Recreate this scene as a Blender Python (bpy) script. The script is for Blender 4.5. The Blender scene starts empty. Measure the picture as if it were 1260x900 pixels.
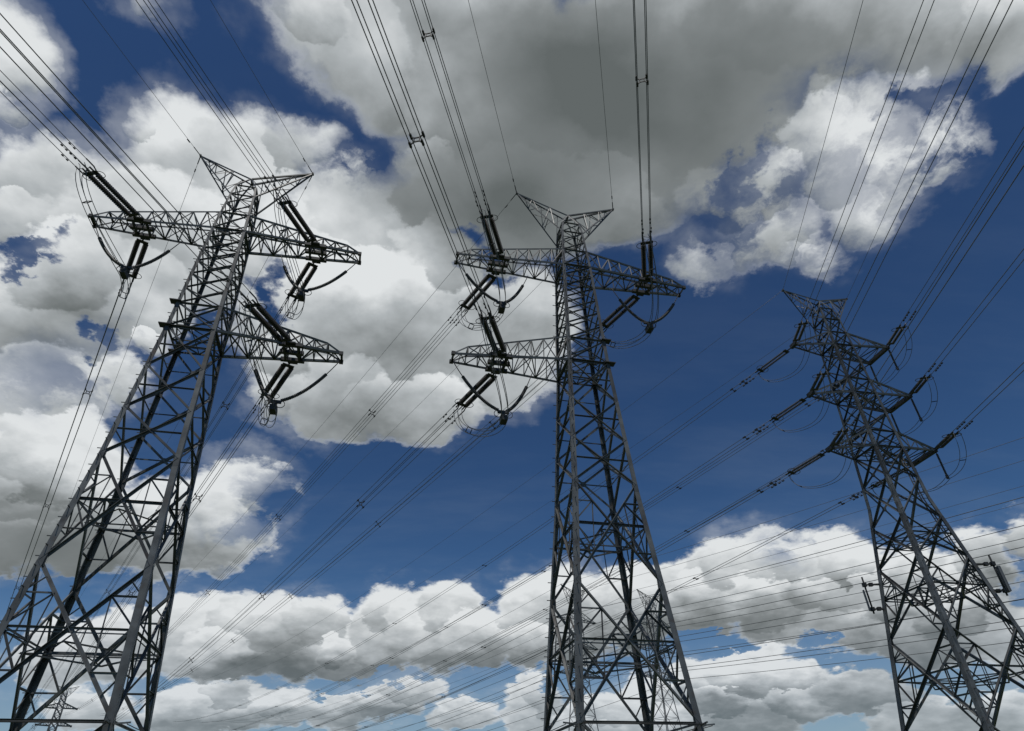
import bpy, bmesh, math, random
from mathutils import Vector, Matrix
R = math.radians
random.seed(7)
scene = bpy.context.scene
COL = scene.collection

# ------------------------------------------------------------------ camera
cam_data = bpy.data.cameras.new('camera')
cam_data.lens = 22.23
cam_data.sensor_width = 36.0
cam_data.clip_start = 0.1
cam_data.clip_end = 20000
cam = bpy.data.objects.new('camera', cam_data)
COL.objects.link(cam)
cam.matrix_world = (Matrix.Translation((0, 0, 1.7)) @ Matrix.Rotation(R(126.0), 4, 'X')
                    @ Matrix.Rotation(R(-1.095), 4, 'Z'))
scene.camera = cam

# ------------------------------------------------------------------ exposure
scene.view_settings.view_transform = 'Standard'
scene.view_settings.look = 'None'
scene.view_settings.exposure = 0.0
scene.view_settings.gamma = 1.0
scene.view_settings.use_curve_mapping = False
scene.render.engine = 'CYCLES'
scene.cycles.use_adaptive_sampling = True
scene.cycles.adaptive_threshold = 0.01
scene.cycles.max_bounces = 6

# ------------------------------------------------------------------ sky
SUN_EL, SUN_AZ = 71.0, 186.0          # azimuth from +Y towards +X
SKY_STRENGTH = 0.10
SKY_POWER = 1.5                       # a deep, contrasty blue overhead
SKY_TINT = (0.215, 0.262, 0.275)
# clouds by compass azimuth, elevation, half width, half height, tilt (degrees)
CLOUDS = [
    (-57.4,47.34,2.74,3.2,36.3), (-55.29,44.28,1.31,1.66,44.0), (-49.79,55.49,1.23,1.11,22.1), (-51.33,40.27,2.03,2.63,37.6),
    (-46.72,41.07,5.06,4.12,21.7), (-40.98,47.15,3.45,4.78,31.3), (-45.71,47.79,1.36,1.82,36.0), (-33.72,48.06,4.97,5.06,3.8),
    (-28.33,51.84,3.61,2.18,11.8), (-39.18,40.24,8.29,5.61,26.5), (-44.06,32.18,5.75,5.62,25.9), (-39.03,36.15,5.14,3.88,24.3),
    (-35.9,33.1,1.12,1.02,20.3), (-37.02,29.26,1.81,2.13,18.9), (-41.93,27.17,4.29,3.55,20.9), (-40.07,19.8,6.05,5.47,-3.0),
    (-39.25,23.0,4.86,3.39,-6.8), (-39.24,16.57,4.06,2.1,11.8), (-34.28,17.38,5.07,2.1,10.3), (-30.4,19.66,4.99,4.06,10.0),
    (-25.5,21.5,4.72,4.52,8.8), (-22.56,23.43,2.28,2.0,8.2), (-14.98,44.7,10.52,9.15,9.6), (-19.27,38.35,8.91,8.15,11.1),
    (-6.53,38.86,8.03,7.68,3.0), (-0.88,38.22,6.25,6.25,-0.5), (-23.92,31.84,2.73,2.76,12.0), (-24.46,35.29,3.26,2.77,13.6),
    (1.1,41.12,4.4,4.38,-1.8), (-49.8,37.42,2.7,2.52,34.4), (-44.2,36.12,4.45,3.57,28.5), (31.79,41.81,2.76,2.62,-23.6),
    (33.47,39.11,1.79,1.57,-23.8), (-17.95,32.05,5.14,4.11,8.6), (-13.76,31.8,3.88,3.23,6.2), (-8.73,32.16,5.06,3.35,3.6),
    (-19.06,49.06,5.77,4.19,13.5), (-5.55,47.56,5.74,4.93,3.0), (-8.75,61.53,15.14,7.95,-11.7), (-26.13,60.88,5.45,4.65,-12.4),
    (-33.08,61.43,3.28,2.38,-0.8), (7.99,55.45,14.82,9.76,-7.6), (28.71,57.9,12.8,7.91,-25.9), (48.3,54.32,11.07,4.72,-43.4),
    (57.17,46.91,3.1,3.72,-49.7), (1.53,50.05,8.57,5.2,-2.2), (-12.03,51.65,3.13,3.71,8.4), (12.51,49.59,6.3,4.11,-10.7),
    (44.03,45.65,4.94,5.56,-51.2), (47.23,42.52,2.65,1.77,-7.4), (39.03,41.95,2.53,3.03,-40.4), (39.39,46.75,3.42,4.23,-32.0),
    (34.34,43.43,1.8,2.69,-26.3), (27.59,43.43,4.73,3.4,0.3), (22.79,41.76,2.41,1.94,-16.8), (32.76,46.46,3.06,2.87,-26.1),
    (27.27,47.07,3.87,3.29,-21.8), (-34.03,10.1,2.83,2.53,5.6), (-30.56,11.22,3.32,2.53,5.4), (-27.26,12.17,2.19,2.85,5.1),
    (-24.31,12.01,4.28,3.36,4.3), (-21.16,12.81,3.59,3.27,3.8), (-17.61,12.42,4.22,3.12,2.9), (-13.94,11.67,2.86,2.7,1.8),
    (-10.82,13.47,3.63,3.48,1.5), (-6.37,13.67,4.18,3.64,0.5), (-2.52,12.73,2.7,2.48,-0.5), (1.33,13.93,3.55,3.92,-1.3),
    (4.88,14.45,4.08,3.94,-2.2), (9.48,14.87,4.69,3.69,-3.5), (14.99,14.92,4.52,3.46,-5.0), (18.62,16.21,3.78,3.47,-6.5),
    (22.32,16.52,3.22,3.18,2.3), (24.34,16.86,2.07,2.36,-8.6), (27.42,15.79,3.25,3.13,-9.2), (24.13,12.95,6.31,2.84,-6.8),
    (32.15,13.0,4.76,3.49,-9.3), (36.47,14.63,2.05,2.33,-11.9), (39.56,15.73,1.06,1.64,-14.0), (33.33,10.64,5.72,2.8,-8.1),
    (36.26,9.45,2.64,2.58,-8.1), (-31.24,7.03,2.89,1.43,3.1), (-24.47,7.09,3.79,1.81,2.2), (-21.2,7.58,3.98,1.74,1.9),
    (-17.64,7.46,2.37,1.54,1.4), (-14.02,7.75,2.95,1.68,0.9), (-10.29,8.13,3.16,1.48,0.5), (-7.43,8.84,2.07,0.93,0.2),
    (-4.42,7.12,2.89,1.13,-0.4), (1.11,7.5,2.46,2.73,-1.1), (6.54,6.63,3.8,1.9,-1.7), (10.45,7.33,3.12,2.25,-2.3),
    (15.7,8.65,3.65,2.05,-3.4), (18.94,9.4,2.96,2.06,-4.2), (21.15,8.68,3.43,1.46,-4.4), (16.71,6.23,5.28,1.74,-2.9),
    (21.9,7.16,2.79,1.52,-3.9), (25.91,7.49,3.69,1.61,-4.7), (29.78,5.18,4.31,1.6,-4.1), (34.22,5.08,2.61,1.84,-4.6),
    (12.14,6.16,3.05,1.37,-2.3), (-22.57,13.6,2.66,1.97,4.5), (-24.09,11.18,2.84,1.83,3.9), (-19.33,13.1,2.76,2.29,3.5),
    (-17.02,13.84,2.84,2.02,3.1), (-15.11,11.69,1.58,1.2,2.1), (-11.63,14.69,1.99,1.76,1.9), (-8.64,13.51,3.0,2.62,1.0),
    (-5.66,15.07,2.73,2.05,0.4), (-3.92,13.17,2.57,2.12,-0.1), (0.31,15.03,2.41,1.93,-1.1), (2.6,15.36,2.75,2.45,-1.7),
    (1.3,12.86,3.25,1.37,-1.3), (7.6,15.55,3.05,2.57,-3.1), (10.89,14.97,2.66,2.16,-3.9), (15.81,14.97,2.88,2.13,-5.2),
    (19.09,16.79,2.83,2.41,-6.8), (20.23,14.17,3.53,1.96,-6.2), (24.17,16.27,2.06,1.73,-8.3), (25.22,14.18,2.85,1.67,-7.7),
    (27.86,16.2,2.23,1.93,-9.6), (29.16,13.63,2.13,1.97,-8.7), (32.1,14.31,2.14,2.06,-10.0), (36.83,15.23,1.77,1.9,-12.4),
    (33.06,11.92,2.82,1.76,-8.9), (-22.25,8.4,1.93,0.99,2.4), (-18.57,7.65,2.0,0.88,1.5), (-9.06,8.83,2.31,0.92,0.4),
    (1.99,8.28,1.69,1.39,-1.3), (6.94,7.35,2.29,1.13,-1.9), (17.34,9.12,2.4,1.26,-3.9), (20.91,8.86,2.07,1.01,-4.4),
    (15.43,7.33,2.65,1.11,-3.0),
]
GAPS = [
    (-47.06,36.01,1.06,0.45,42.9), (-38.7,31.66,1.39,0.55,-1.9), (-34.73,31.07,1.01,1.03,18.4), (-52.37,44.11,0.7,0.56,-9.7),
    (-28.3,40.69,0.89,1.62,18.2), (-4.45,46.89,1.3,1.13,2.2), (-1.61,43.7,1.17,0.87,0.0), (30.55,47.74,2.77,1.33,20.5),
    (23.27,44.45,1.71,1.24,2.9), (51.15,45.48,1.54,1.07,-25.3), (16.31,11.63,3.23,0.84,-4.4), (23.53,10.88,1.25,0.8,-5.8),
    (-14.23,9.21,2.43,0.53,10.7), (-11.11,9.85,1.66,0.59,0.9), (-2.5,9.52,2.24,0.94,-0.6), (-3.82,8.83,1.96,0.81,-0.4),
    (3.52,9.59,1.97,0.83,-1.6),
]
# shredded cloud, with how torn it is
TORN = [
    (43.98,44.61,5.85,6.44,-35.3,0.55), (47.85,41.82,2.94,2.84,-37.6,0.75), (-20.24,52.96,4.0,2.59,15.3,0.5), (27.58,44.5,6.01,5.41,-5.5,1.0),
    (34.04,47.07,3.63,3.15,-27.5,0.7), (42.41,51.02,4.2,2.1,-15.0,0.8), (51.17,44.75,3.12,2.55,-18.5,0.9), (48.95,40.82,1.43,2.24,-38.2,0.6),
    (35.67,38.68,4.05,2.57,-25.4,0.8), (-20.98,51.83,4.0,2.29,15.7,0.9), (-49.7,55.4,2.58,1.65,43.1,0.8), (-23.03,21.05,4.36,4.88,7.5,0.75),
    (-19.21,22.82,3.93,2.69,6.6,0.9), (-39.86,28.5,6.6,3.02,8.4,0.7), (-35.96,32.4,3.33,3.83,20.0,0.5), (-47.12,45.7,2.54,2.27,36.4,0.6),
    (-15.71,19.12,1.99,1.97,4.2,0.9), (22.96,17.69,2.42,1.58,-8.5,0.6),
]
# the same, with how much greyer or brighter the cloud is there
GREY_BASES = [
    (8.37,57.37,17.74,12.33,-17.4,0.72), (19.57,59.81,12.31,8.92,-18.1,0.38), (-8.9,62.41,10.22,6.64,-11.4,0.08), (46.31,53.29,10.2,4.86,-41.1,0.36),
    (32.76,49.96,6.76,6.84,-27.3,0.38), (-39.56,17.34,7.21,3.98,-4.7,0.62), (-34.65,16.85,5.51,3.46,10.1,0.35), (-43.51,31.09,5.27,3.56,24.8,0.3),
    (-14.64,37.51,12.0,5.04,7.9,0.36), (-7.44,50.96,10.59,4.79,4.7,0.42), (-17.02,31.45,7.59,3.55,7.9,0.3), (1.4,47.6,8.65,4.24,-2.1,0.42),
    (-39.12,41.65,5.01,3.73,27.2,0.12), (-28.01,17.86,3.98,2.45,8.1,0.35), (-15.64,10.15,8.05,1.28,1.8,0.38), (-22.24,9.6,4.59,1.46,2.8,0.28),
    (-5.21,10.73,7.94,1.56,-0.0,0.36), (-19.74,12.01,3.02,1.3,3.2,0.2), (7.04,11.57,7.93,1.58,-2.4,0.34), (17.96,13.3,6.82,1.71,-5.3,0.4),
    (12.54,12.5,3.87,1.35,-3.8,0.45), (30.58,10.2,6.01,2.4,-7.1,0.48), (28.18,14.48,3.28,1.53,-8.8,0.25), (36.84,11.95,2.69,2.13,-10.1,0.35),
    (-22.06,6.39,6.67,1.06,1.6,0.3), (-10.82,7.12,4.99,0.89,0.4,0.28), (16.59,7.05,5.33,1.21,-3.1,0.36), (19.2,5.57,6.8,1.38,-2.9,0.34),
    (25.91,7.49,4.22,2.14,-4.7,0.45), (31.37,5.54,5.13,1.8,-4.5,0.35), (55.65,48.11,4.13,2.52,-48.6,0.25), (-48.89,40.62,4.26,2.82,35.4,0.15),
]
BRIGHT_TOPS = [
    (-18.97,44.86,7.54,4.17,12.5,0.75), (-29.36,46.9,3.79,3.26,21.2,0.25), (-42.74,49.85,3.3,2.31,34.1,0.3), (43.36,44.92,3.76,4.71,-34.9,0.35),
    (-39.99,23.41,4.55,1.58,-6.3,0.45), (-10.46,16.77,4.06,1.43,2.0,0.3), (-6.46,15.57,2.73,1.42,0.7,0.3), (6.17,16.99,4.82,1.31,-2.8,0.3),
    (-22.06,60.69,4.98,4.43,-21.1,0.5), (-56.41,47.72,1.79,2.52,46.9,0.2),
]

world = bpy.data.worlds.new('World')
scene.world = world
world.use_nodes = True
world.cycles.sampling_method = 'MANUAL'
world.cycles.sample_map_resolution = 512
NT = world.node_tree
for n in list(NT.nodes):
    NT.nodes.remove(n)


def node(kind, **kw):
    n = NT.nodes.new(kind)
    for k, v in kw.items():
        setattr(n, k, v)
    return n


def put(sock, v):
    if hasattr(v, 'is_output') or isinstance(v, bpy.types.NodeSocket):
        NT.links.new(v, sock)
    else:
        sock.default_value = v


def M(op, a, b=None, c=None, clamp=False):
    n = node('ShaderNodeMath', operation=op, use_clamp=clamp)
    put(n.inputs[0], a)
    if b is not None:
        put(n.inputs[1], b)
    if c is not None:
        put(n.inputs[2], c)
    return n.outputs[0]


def V(op, a, b=None, scale=None):
    n = node('ShaderNodeVectorMath', operation=op)
    put(n.inputs[0], a)
    if b is not None:
        put(n.inputs[1], b)
    if scale is not None:
        put(n.inputs[3], scale)
    return n.outputs['Value'] if op in ('DOT_PRODUCT', 'LENGTH') else n.outputs[0]


def noise(vec, scale, detail, rough, color=False):
    n = node('ShaderNodeTexNoise', noise_dimensions='3D')
    put(n.inputs['Vector'], vec)
    n.inputs['Scale'].default_value = scale
    n.inputs['Detail'].default_value = detail
    n.inputs['Roughness'].default_value = rough
    return n.outputs['Color'] if color else n.outputs[0]


def ramp(v, lo, hi, a=0.0, b=1.0):
    n = node('ShaderNodeMapRange', interpolation_type='SMOOTHSTEP')
    for i, x in enumerate((v, lo, hi, a, b)):
        put(n.inputs[i], x)
    return n.outputs[0]


def mix(f, a, b):
    n = node('ShaderNodeMix', data_type='RGBA')
    put(n.inputs[0], f)
    put(n.inputs[6], a)
    put(n.inputs[7], b)
    return n.outputs[2]


def axes(az, el, tilt):
    az, el, t = R(az), R(el), R(tilt)
    c = Vector((math.sin(az) * math.cos(el), math.cos(az) * math.cos(el), math.sin(el)))
    e = Vector((math.cos(az), -math.sin(az), 0))
    n = e.cross(c)
    if n.z < 0:
        n = -n
    return e * math.cos(t) + n * math.sin(t), -e * math.sin(t) + n * math.cos(t)


def blob_terms(dirv, az, el, w, h, tilt, k):
    """k * (elliptic radius squared) of a direction round a cloud's centre, as two dot products"""
    a, b = axes(az, el, tilt)
    s = math.sqrt(k)
    x = V('DOT_PRODUCT', dirv, tuple(a * s / R(w)))
    y = V('DOT_PRODUCT', dirv, tuple(b * s / R(h)))
    return x, y


def union(dirv, blobs, smooth, ragged=None):
    """signed angular depth inside the union of the clouds; with ragged edges also the layered shading of
    the heaps, each pale at its crown and greyer at its foot, the later ones in front"""
    out = shade = None
    for i, (az, el, w, h, tilt) in enumerate(blobs):
        if i % 16 == 15:                 # evaluate in batches: keeps the shader's working memory small
            dirv = V('ADD', dirv, V('SCALE', (1e-9, 1e-9, 1e-9), scale=out if ragged is None else shade))
        s = R(math.sqrt(w * h))
        x, y = blob_terms(dirv, az, el, w, h, tilt, s / 2)
        t = M('MULTIPLY_ADD', y, y, M('MULTIPLY_ADD', x, x, -s / 2))
        out = t if out is None else (M('SMOOTH_MIN', out, t, smooth) if smooth else M('MINIMUM', out, t))
        if ragged is not None:
            e = 0.13 * s
            cover = ramp(M('SUBTRACT', ragged, t), 0.0, e)
            mine = M('MULTIPLY_ADD', y, -(0.36 if s < 0.075 else 0.27) / math.sqrt(s / 2), 0.25)
            n = node('ShaderNodeMix', data_type='FLOAT')
            put(n.inputs[0], cover)
            put(n.inputs[2], 0.2 if shade is None else shade)
            put(n.inputs[3], mine)
            shade = n.outputs[0]
    out = M('MULTIPLY', out, -1.0)
    return out if ragged is None else (out, shade)


def soft_sum(dirv, blobs):
    out = None
    for i, (az, el, w, h, tilt, amount) in enumerate(blobs):
        if i % 16 == 15:
            dirv = V('ADD', dirv, V('SCALE', (1e-9, 1e-9, 1e-9), scale=out))
        x, y = blob_terms(dirv, az, el, w * 1.35, h * 1.35, tilt, 1.0)
        q = M('MULTIPLY_ADD', y, y, M('MULTIPLY', x, x))
        g = M('SUBTRACT', 1.0, q, clamp=True)
        g = M('MULTIPLY', g, g)
        out = M('MULTIPLY', g, amount) if out is None else M('MULTIPLY_ADD', g, amount, out)
    return out


tc = node('ShaderNodeTexCoord')
D0 = V('NORMALIZE', tc.outputs['Generated'])
sep = node('ShaderNodeSeparateXYZ')
put(sep.inputs[0], D0)
# cloud texture gets finer and flatter towards the horizon
inv = M('DIVIDE', 1.0, M('ADD', M('MAXIMUM', sep.outputs[2], 0.0), 0.32))
P = V('SCALE', D0, scale=inv)
half = (0.5, 0.5, 0.5)
big = V('SUBTRACT', noise(P, 5.0, 2.0, 0.5, True), half)
fine = V('SUBTRACT', noise(P, 15.0, 6.0, 0.58, True), half)
low = M('DIVIDE', 1.0, inv)                       # sin(elevation)+0.32: warps shrink near the horizon
D1 = V('ADD', D0, V('SCALE', V('ADD', V('SCALE', big, scale=0.055), V('SCALE', fine, scale=0.075)), scale=low))
Dg = V('ADD', D0, V('SCALE', V('ADD', V('SCALE', big, scale=0.10), V('SCALE', fine, scale=0.06)), scale=low))

fb = noise(P, 12.0, 7.0, 0.6)


rough = M('MULTIPLY', M('MULTIPLY', M('SUBTRACT', fb, 0.5), 0.062), low)
depth, heaps = union(D1, CLOUDS, 0.008, rough)
Dh = V('ADD', D0, V('SCALE', V('ADD', V('SCALE', big, scale=0.09), V('SCALE', fine, scale=0.17)), scale=low))
gaps = union(Dh, GAPS, 0.0)
depth = M('MINIMUM', depth, M('MULTIPLY', gaps, -1.0))
edge = M('ADD', rough, depth)
soft = M('MULTIPLY_ADD', M('MULTIPLY', low, low), 0.020, 0.002)      # low cumulus firm, cloud overhead feathered
alpha = ramp(edge, M('MULTIPLY', soft, -0.45), M('MULTIPLY', soft, 0.85))
torn = soft_sum(D1, TORN)
shred = ramp(noise(V('ADD', P, V('SCALE', fine, scale=0.06)), 7.5, 7.0, 0.6), 0.44, 0.60)
alpha = M('MULTIPLY', alpha, M('SUBTRACT', 1.0, M('MULTIPLY', M('SUBTRACT', 1.0, shred), M('MINIMUM', torn, 1.0))))
veil = M('MULTIPLY', ramp(edge, -0.035, 0.0), ramp(noise(P, 4.0, 5.0, 0.6), 0.42, 0.72, 0.0, 0.30))
alpha = M('MAXIMUM', alpha, veil)

# relief of the billows: density here against density a little towards the sun
sunward = (0.010, -0.010, 0.030)
fs = noise(P, 8.0, 5.0, 0.5)
fs2 = noise(V('ADD', P, sunward), 8.0, 5.0, 0.5)
relief = M('MULTIPLY', M('SUBTRACT', fs, fs2), 0.9)
big2 = noise(P, 3.0, 3.0, 0.45)
grey = soft_sum(Dg, GREY_BASES)
bright = soft_sum(Dg, BRIGHT_TOPS)
under = ramp(grey, 0.3, 0.8, 1.0, 0.22)          # deep shade under a cloud shows little relief
g = M('MULTIPLY_ADD', M('SUBTRACT', big2, 0.5), 0.45, heaps)
g = M('SUBTRACT', M('SUBTRACT', g, relief), 0.02)
g = M('MULTIPLY_ADD', g, under, grey)
g = M('SUBTRACT', g, M('MULTIPLY', bright, 0.4))
rim = ramp(edge, 0.0, 0.014, 0.10, 0.0)          # thin sunlit rims
g = M('SUBTRACT', g, rim, clamp=True)
WHITE, DARK = (0.74, 0.765, 0.775, 1), (0.122, 0.138, 0.138, 1)
rgb = node('ShaderNodeValToRGB')
rgb.color_ramp.elements[0].color = WHITE
rgb.color_ramp.elements[1].color = DARK
m1 = rgb.color_ramp.elements.new(0.35)
m1.color = (0.43, 0.46, 0.475, 1)
m2 = rgb.color_ramp.elements.new(0.7)
m2.color = (0.22, 0.24, 0.245, 1)
put(rgb.inputs[0], g)

sky = node('ShaderNodeTexSky', sky_type='NISHITA')
sky.sun_disc = False
sky.sun_elevation = R(SUN_EL)
sky.sun_rotation = R(SUN_AZ)
sky.altitude = 100
sky.air_density = 1.0
sky.dust_density = 0.4
sky.ozone_density = 2.0
sk = V('MULTIPLY', V('POWER', sky.outputs[0], (SKY_POWER,) * 3), SKY_TINT)
pale = ramp(sep.outputs[2], 0.02, 0.27, 0.62, 0.0)
streak = M('MULTIPLY', ramp(noise(V('MULTIPLY', P, (1.0, 3.2, 1.6)), 1.7, 6.0, 0.6), 0.40, 0.72, 0.0, 0.09), ramp(sep.outputs[2], 0.3, 0.75, 1.0, 0.15))
haze = node('ShaderNodeRGB')
haze.outputs[0].default_value = (0.30 / SKY_STRENGTH, 0.37 / SKY_STRENGTH, 0.46 / SKY_STRENGTH, 1)
sk = mix(M('MAXIMUM', pale, streak), sk, haze.outputs[0])
cl = V('SCALE', rgb.outputs[0], scale=1.0 / SKY_STRENGTH)
# far clouds low down are seen through more air
air = ramp(sep.outputs[2], 0.02, 0.26, 0.22, 0.0)
cl = mix(air, cl, sk)
final = mix(alpha, sk, cl)
bg = node('ShaderNodeBackground')
put(bg.inputs[0], final)
bg.inputs[1].default_value = SKY_STRENGTH
out = node('ShaderNodeOutputWorld')
NT.links.new(bg.outputs[0], out.inputs[0])

# ------------------------------------------------------------------ sun
sun_data = bpy.data.lights.new('sun', 'SUN')
sun_data.energy = 2.4
sun_data.angle = R(0.53)
sun_data.color = (1.0, 0.95, 0.88)
sun = bpy.data.objects.new('sun', sun_data)
COL.objects.link(sun)
sd = Vector((math.sin(R(SUN_AZ)) * math.cos(R(SUN_EL)), math.cos(R(SUN_AZ)) * math.cos(R(SUN_EL)), math.sin(R(SUN_EL))))
sun.rotation_euler = sd.to_track_quat('Z', 'Y').to_euler()

# ------------------------------------------------------------------ materials
def material(name, color, rough=0.6, metal=0.0, var=0.25, scale=3.0, member=0.0, rust=0.0):
    m = bpy.data.materials.new(name)
    m.use_nodes = True
    t = m.node_tree
    b = t.nodes['Principled BSDF']
    tcn = t.nodes.new('ShaderNodeTexCoord')
    nz = t.nodes.new('ShaderNodeTexNoise')
    nz.inputs['Scale'].default_value = scale
    nz.inputs['Detail'].default_value = 5
    t.links.new(tcn.outputs['Object'], nz.inputs['Vector'])
    r = t.nodes.new('ShaderNodeValToRGB')
    r.color_ramp.elements[0].position = 0.3
    r.color_ramp.elements[1].position = 0.7
    r.color_ramp.elements[0].color = tuple(c * (1 - var) for c in color) + (1,)
    r.color_ramp.elements[1].color = tuple(min(1, c * (1 + var)) for c in color) + (1,)
    t.links.new(nz.outputs[0], r.inputs[0])
    geo = t.nodes.new('ShaderNodeNewGeometry')
    isl = t.nodes.new('ShaderNodeMapRange')
    isl.inputs[3].default_value = 1 - member
    isl.inputs[4].default_value = 1 + member
    t.links.new(geo.outputs['Random Per Island'], isl.inputs[0])
    sc = t.nodes.new('ShaderNodeVectorMath')
    sc.operation = 'SCALE'
    t.links.new(r.outputs[0], sc.inputs[0])
    t.links.new(isl.outputs[0], sc.inputs[3])
    col = sc.outputs[0]
    if rust:
        n2 = t.nodes.new('ShaderNodeTexNoise')
        n2.inputs['Scale'].default_value = 2.2
        n2.inputs['Detail'].default_value = 6
        t.links.new(tcn.outputs['Object'], n2.inputs['Vector'])
        rr = t.nodes.new('ShaderNodeMapRange')
        rr.inputs[1].default_value, rr.inputs[2].default_value = 0.58, 0.74
        rr.inputs[4].default_value = rust
        t.links.new(n2.outputs[0], rr.inputs[0])
        mx = t.nodes.new('ShaderNodeMix')
        mx.data_type = 'RGBA'
        t.links.new(rr.outputs[0], mx.inputs[0])
        t.links.new(col, mx.inputs[6])
        mx.inputs[7].default_value = (0.075, 0.047, 0.03, 1)
        col = mx.outputs[2]
    t.links.new(col, b.inputs['Base Color'])
    b.inputs['Roughness'].default_value = rough
    b.inputs['Metallic'].default_value = metal
    return m


STEEL = material('weathered_galvanised_steel', (0.078, 0.082, 0.081), 0.52, 0.15, 0.45, 1.6, 0.45, 0.6)
HAZESTEEL = material('haze_paled_galvanised_steel', (0.13, 0.135, 0.14), 0.6, 0.1, 0.3, 1.0, 0.3)  # steel of the distant pylons, its fade into haze painted as a paler colour
DARKSTEEL = material('dark_fitting_steel', (0.032, 0.033, 0.033), 0.65, 0.1, 0.3, 6.0)
LITGLAZE = material('half_lit_grey_porcelain', (0.075, 0.07, 0.064), 0.5, 0.0, 0.3, 5.0)  # right pylon's porcelain, greyer because its half-lit look is put into the colour
GLAZE = material('brown_glazed_porcelain', (0.042, 0.039, 0.037), 0.45, 0.0, 0.3, 5.0)
ALU = material('weathered_aluminium_wire', (0.115, 0.118, 0.12), 0.55, 0.2, 0.2, 0.5)
PANEL = material('grey_antenna_plastic', (0.12, 0.125, 0.13), 0.55, 0.0, 0.1, 3.0)
GRASS = material('rough_grass', (0.06, 0.085, 0.03), 0.9, 0.0, 0.5, 0.15)

S = 0.64                                # model units to metres


def zz(z):
    return (z - 1.7) * S + 1.7


def lp(x, y, z):
    return Vector((x * S, y * S, zz(z)))


def lerp(pts, z):
    if z <= pts[0][0]:
        return pts[0][1]
    for (z0, w0), (z1, w1) in zip(pts, pts[1:]):
        if z <= z1:
            return w0 + (w1 - w0) * (z - z0) / (z1 - z0)
    return pts[-1][1]


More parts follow.
